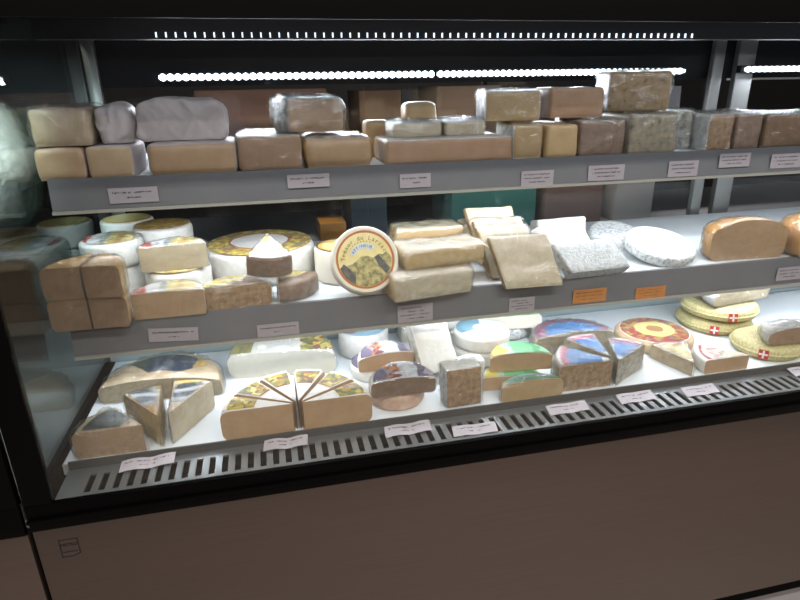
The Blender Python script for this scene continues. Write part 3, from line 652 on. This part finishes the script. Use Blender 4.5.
wheel('blue_cheese_half', 'half wheel with blue and dark red label wrapped in shiny film', (.668, .266, Z), .100, .045, 'bluegrey', 'bluegrey', 0, 180, lab='l_swiss2', lr=(.1, .95), b=.010, bulge=.008, wrap='film_heavy', group='blue labelled wrapped pieces')
for lab_, x, y, a0, a1 in (('front blue labelled wedge with brown speckled face', .662, .104, 126, 180), ('middle blue labelled wedge behind the speckled front one', .6665, .122, 76, 114), ('right blue labelled wedge with grey cut side', .672, .1, 30, 69)):
    wheel('blue_cheese_wedge', lab_, (x, y, Z), .118, .058, 'bluegrey', 'speckbrown' if a1 == 180 else 'bluegrey', a0, a1, lab='l_swiss', lr=(.06, .96), b=.008, wrap='film', group='blue labelled wrapped pieces')
wheel('cheese_round', 'flat wheel with red ring label and brown centre', (.885, .278, Z), .090, .026, 'beigerind', lab='l_red', lr=(0, .9), b=.008, bulge=.005, group=GD)
wheel('cheese_wedge', 'wedge with gold foil label, tip pointing at the grille', (.852, .096, Z), .108, .033, 'whiterind', 'beigerind', 60, 106, lab='l_redw', lr=(.15, .88), b=.008, wrap='film', group=GD)
wheel('cheese_wedge', 'wedge with red and grey label, tan face to the grille', (.992, .0965, Z), .110, .033, 'whiterind', 'tan', 133, 180, lab='l_redw2', lr=(.1, .92), b=.006, group=GD)
GY = 'yellow netted discs with a red cross mark'
def cross(t, ang, Rr, h, rs, size=.020):
    for nm, m, pieces, dz in (('cross_label', M['red'], [(-.5, .5, -.5, .5)], 0), ('white_cross', M['white'], [(-.44, .44, -.1, .1), (-.1, .1, -.44, .44)], .0009)):
        bm = bmesh.new()
        for a, b, c, d in pieces: add_box(bm, a*size, b*size, -.0016-dz, .001-dz, c*size, d*size)
        o = link(nm, bm, m, t if nm == 'cross_label' else t['_l'], smooth=False)
        if nm == 'cross_label':
            a = R_(ang); o.location = ((Rr+rs*.95)*math.cos(a), (Rr+rs*.95)*math.sin(a), h*.55); o.rotation_euler = (R_(-12), 0, a+math.pi/2); t['_l'] = o
    del t['_l']
def ydisc(label, x, y, z, Rr, h, ang, rot=(0, 0, 0)):
    t = wheel('netted_cheese_disc', label, (x, y, z), Rr, h, 'yellownet', rot=rot, b=h*.42, bulge=.006, rs=.003, group=GY, amp=.002)
    cross(t, ang, Rr, h, .003); return t
ydisc('lower yellow netted disc of the rear right pile', 1.100, .334, Z, .088, .030, 232)
ydisc('upper yellow netted disc of the rear right pile', 1.106, .330, Z+.0370, .088, .030, 250, (0, 0, 0))
wheel('cheese_half', 'pale wrapped half on top of the rear yellow netted pile', (1.128, .285, Z+.0745), .092, .032, 'plasticwhite', 'cream', 0, 180, b=.012, bulge=.006, wrap='film_heavy', group=GD, rot=(0, 0, 8))
ydisc('yellow netted disc at the front right, below a wrapped half', 1.108, .169, Z, .074, .032, 222)
wheel('cheese_half', 'greyish wrapped half with brown face lying on the front right yellow disc', (1.135, .112, Z+.0385), .078, .030, 'silver', 'tanpink', 0, 180, b=.010, bulge=.008, wrap='film', group=GD, rot=(0, 0, -4))

# ------------------------------------------------------------------ price cards
def card(label, x, y, z, w, h, kind='rail', orange=False, lines=(('l', .8), ('c', .28)), rot=0, bend=0):
    t = thing('price_card', label, 'price card', (x, y, z), (0, 0, 0), 'price cards')
    n = 10; bm = bmesh.new()
    def pt(u, v):   # u along, v up, small bend
        px = (u-.5)*w; pv = (v-.5)*h; dz = bend*math.sin(u*math.pi*1.6+.4)
        return (px, 0, pv, dz)
    lay = kind == 'grille'
    def P(u, v, e):
        px, _, pv, dz = pt(u, v)
        if lay: return (px+pv*.1, pv*.97, pv*.2+abs(dz)+e+h*.1)
        return (px, -e-dz*.3, pv)
    G2 = [[[bm.verts.new(P(i/n, v, e)) for v in (0, 1)] for e in (0, .0006)] for i in range(n+1)]
    for i in range(n):
        for s in (0, 1): bm.faces.new((G2[i][s][0], G2[i+1][s][0], G2[i+1][s][1], G2[i][s][1]))
        for v in (0, 1): bm.faces.new((G2[i][0][v], G2[i+1][0][v], G2[i+1][1][v], G2[i][1][v]))
    for i in (0, n): bm.faces.new((G2[i][0][0], G2[i][0][1], G2[i][1][1], G2[i][1][0]))
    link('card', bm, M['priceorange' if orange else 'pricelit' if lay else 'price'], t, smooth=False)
    bm = bmesh.new(); k = len(lines); rnd = random.Random(int(x*1000)+7)
    for i, (al, fr) in enumerate(lines):
        vc = 1-(i+1)/(k+1)+(.02); hh = .32/(k+1); u = {'l': .08, 'c': .5-fr/2}[al]; end = u+fr
        while u < end-.01:
            du = rnd.choice((.012, .018, .024)); lo = rnd.choice((0, 0, .35)); hi = rnd.choice((1, 1, .7))
            if rnd.random() > .13:
                q = [bm.verts.new(P(a, vc+hh*(b-.5), .0009)) for a, b in ((u, lo), (min(u+du, end), lo), (min(u+du, end), hi), (u, hi))]; bm.faces.new(q)
            u += du+.009
    link('print', bm, M['inkbrown' if orange else 'ink'], t, smooth=False)
    t.rotation_euler = (0, 0, R_(rot)) if lay else (0, R_(rot), 0)
four = (('l', .6), ('c', .5), ('l', .85), ('c', .5)); three = (('l', .8), ('l', .8), ('c', .5))
YU, YM = .2712, .2192
for x, z, w, h, ln, lb_ in ((-.235, 1.271, .083, .027, None, 'white price card under the two leftmost upper shelf stacks'), (.077, 1.281, .079, .025, None, 'white price card below the rounded tan and foil topped blocks'),
        (.286, 1.271, .063, .027, None, 'faint price card below the left end of the long low block'), (.547, 1.263, .072, .031, three, 'white price card below the upright tan yellow blocks'),
        (.705, 1.267, .085, .032, three, 'white price card below the purplish brown wrapped block'), (.892, 1.267, .074, .034, three, 'white price card below the bare paper gap of the upper shelf'),
        (1.021, 1.280, .08, .030, three, 'white price card below the pinkish brown block at right'), (1.16, 1.273, .083, .032, three, 'price card at the right end of the upper rail')):
    card(lb_, x, YU, z, w, h, lines=ln or (('l', .8), ('c', .28)))
for x, z, w, h, ln, lb_, og, ro in ((-.197, 1.016, .088, .027, None, 'white price card hung askew below the brown faced half wheel', 0, 4), (-.005, 1.005, .08, .026, None, 'white price card on the middle rail below the greyish wedge', 0, 0),
        (.271, 1.011, .074, .038, four, 'price card with four printed lines below the golden slabs', 0, -1), (.505, 1.006, .058, .031, four, 'small price card below the front leaning square slab', 0, 0),
        (.664, 1.011, .08, .031, three, 'orange price card below the grey mottled block', 1, 0), (.815, 1.004, .076, .027, three, 'orange price card below the mouldy discs', 1, 0),
        (1.184, 1.017, .072, .032, three, 'white price card below the orange rinded half wheels', 0, 0)):
    card(lb_, x, YM, z, w, h, orange=bool(og), lines=ln or (('l', .86), ('c', .2)), rot=ro)
for x, y, w, h, ro, lb_ in ((-.244, .066, .088, .026, 3, 'bent white price card on the grille by the dark labelled wedges'), (-.010, .066, .078, .026, 0, 'white price card on the grille before the six brie wedges'),
        (.214, .056, .088, .028, 2, 'curled white price card on the grille before the violet halves'), (.335, .026, .085, .026, -2, 'flat price card low on the grille by the glass'),
        (.538, .052, .086, .028, 1, 'price card on the grille before the lake labelled half'), (.692, .056, .08, .028, 1, 'price card on the grille before the speckled blue wedge'),
        (.836, .048, .078, .028, 1, 'price card on the grille before the gold foil wedge'), (1.12, .066, .08, .028, 0, 'price card on the grille at the far right')):
    card(lb_, x, y, .8417, w, h, 'grille', rot=ro, bend=.004 if x < .3 else .002)

# ------------------------------------------------------------------ seen through the case
wheel('large_wrapped_cheese', 'big pale round cheese in plastic seen beyond the side glass', (-.600, .45, 1.1655), .150, .29, 'silver', rs=.012, b=.10, group=None, wrap='film')
ctr = thing('rear_counter', 'dark counter behind the display case', 'counter', (0, 0, 0))
box('counter_body', -1, 3, 1.3, 1.9, 0, .86, M['blackmatt'], ctr); box('counter_top', -1, 3, 1.28, 1.92, .86, .89, M['greyplast'], ctr)
def bgbox(name, label, cat, x0, x1, y0, y1, z0, z1, col, rough=.7):
    o = box(name, x0, x1, y0, y1, 0, z1-z0, flat(name+'_'+col[1:], col, rough), None, .004); o.location.z = z0; return tag(o, label, cat)
rk = thing('storage_rack', 'dark storage rack standing on the rear counter', 'rack', (0, 0, 0))
for z in (1.22, 1.50): box('rack_shelf', -.9, 2.9, 1.36, 1.78, z, z+.02, M['blackmatt'], rk)
for x in (-.9, .98, 2.88): box('rack_post', x, x+.02, 1.76, 1.78, .892, 1.75, M['blackmatt'], rk)
box('rack_rail', 1.9, 2.86, 1.355, 1.36, 1.445, 1.485, M['greyplast'], rk)
bgbox('cardboard_box', 'reddish brown box seen over the tilted silvery block', 'box', -.22, .24, 1.40, 1.7, 1.241, 1.44, '#8a6a5c')
bgbox('cardboard_box', 'light brown box seen behind the small rounded yellow block', 'box', .36, .52, 1.40, 1.7, 1.241, 1.43, '#7a604a')
bgbox('cardboard_box', 'brown box seen left of the upper yellow tan block', 'box', .66, .92, 1.40, 1.7, 1.241, 1.44, '#8c7462')
bgbox('cloth_bundle', 'teal cloth bundle seen between middle and upper shelves', 'cloth', .70, 1.06, 1.32, 1.6, .891, 1.13, '#5c9c92')
bgbox('storage_bin', 'brown and grey bin right of the teal cloth', 'bin', 1.10, 1.36, 1.32, 1.6, .891, 1.11, '#8c746c')
bgbox('storage_bin', 'pale grey bin seen above the mouldy discs', 'bin', 1.42, 1.60, 1.32, 1.6, .891, 1.12, '#b4b0ac')
bgbox('storage_bin', 'blue grey bin seen behind the tilted round box', 'bin', .30, .44, 1.32, 1.6, .891, 1.08, '#4c5a64')
bgbox('orange_tub', 'orange tub seen behind the big ring labelled wheel', 'tub', .18, .28, 1.32, 1.5, .891, .96, '#a8742c')

# ------------------------------------------------------------------ light
def area(name, loc, rot, sx, sy, power, col=(1, 1, 1), spread=None):
    d = bpy.data.lights.new(name, 'AREA'); d.shape = 'RECTANGLE'; d.size = sx; d.size_y = sy; d.energy = power; d.color = col
    if spread: d.spread = R_(spread)
    o = bpy.data.objects.new(name, d); C.objects.link(o); o.location = loc; o.rotation_euler = [R_(a) for a in rot]; return o
cool = (.90, .935, 1.0)
area('led_lamp', (.49, .716, 1.466), (-32, 0, 0), 1.44, .012, 9.0, cool)
area('led_lamp', (1.84, .716, 1.468), (-32, 0, 0), .85, .012, 5, cool)
area('shelf_lamp', (.95, .30, 1.2625), (12, 0, 0), 2.6, .012, 7.5, cool)
area('shelf_lamp', (.95, .26, 1.0045), (10, 0, 0), 2.6, .012, 7.5, cool)
area('front_lamp', (.95, .0625, 1.5645), (28, 0, 0), 2.6, .02, 5.5, cool)
area('led_lamp', (-.50, .10, 1.57), (52, 0, 14), .12, .03, 7, cool, 75)  # added fill without a fixture, aimed to brighten the big wrapped cheese
# shop ceiling lamps
warm = (1, .90, .80)
for x, y in ((-1.2, -1.6), (.9, -1.6), (2.8, -1.6), (-.2, -3.4), (2.0, -3.4)):
    o = box('ceiling_lamp', -.6, .6, -.08, .08, -.05, 0, flat('lamp_body', '#cccccc'), None); o.location = (x, y, 2.995)
    tag(o, 'long white ceiling lamp of the shop', 'lamp', 'shop ceiling lamps')
    area('ceiling_light', (x, y, 2.94), (0, 0, 0), 1.1, .12, 54, warm)
area('rear_light', (1.0, .95, 2.9), (0, 0, 0), 2, .3, 60, warm)
W = bpy.data.worlds.new('World'); S.world = W; W.use_nodes = True
W.node_tree.nodes['Background'].inputs[0].default_value = (.33, .28, .26, 1); W.node_tree.nodes['Background'].inputs[1].default_value = 0.1

# ------------------------------------------------------------------ camera
cam = bpy.data.cameras.new('camera'); co = bpy.data.objects.new('camera', cam); C.objects.link(co); S.camera = co
cam.sensor_fit = 'HORIZONTAL'; cam.sensor_width = 36; cam.lens = 36*580/800; cam.clip_start = .02
X = Vector((2760, -260, 580)).normalized(); D = Vector((25, 1559, 580)); D = (D-X*D.dot(X)).normalized(); Zc = -D; Y = Zc.cross(X)
rows = (X, Y, Zc)   # world axes in camera (right, down, forward)
m = Matrix.Identity(4)
for i in range(3):
    m[i][0] = rows[i][0]; m[i][1] = -rows[i][1]; m[i][2] = -rows[i][2]
m.translation = Vector((0, -.85, 1.45)); co.matrix_world = m

S.view_settings.view_transform = 'Standard'; S.view_settings.look = 'None'; S.view_settings.gamma = 1; S.view_settings.use_curve_mapping = False
S.view_settings.exposure = 0
S.cycles.max_bounces = 10; S.cycles.transparent_max_bounces = 40; S.cycles.sample_clamp_indirect = 4; S.cycles.caustics_reflective = False
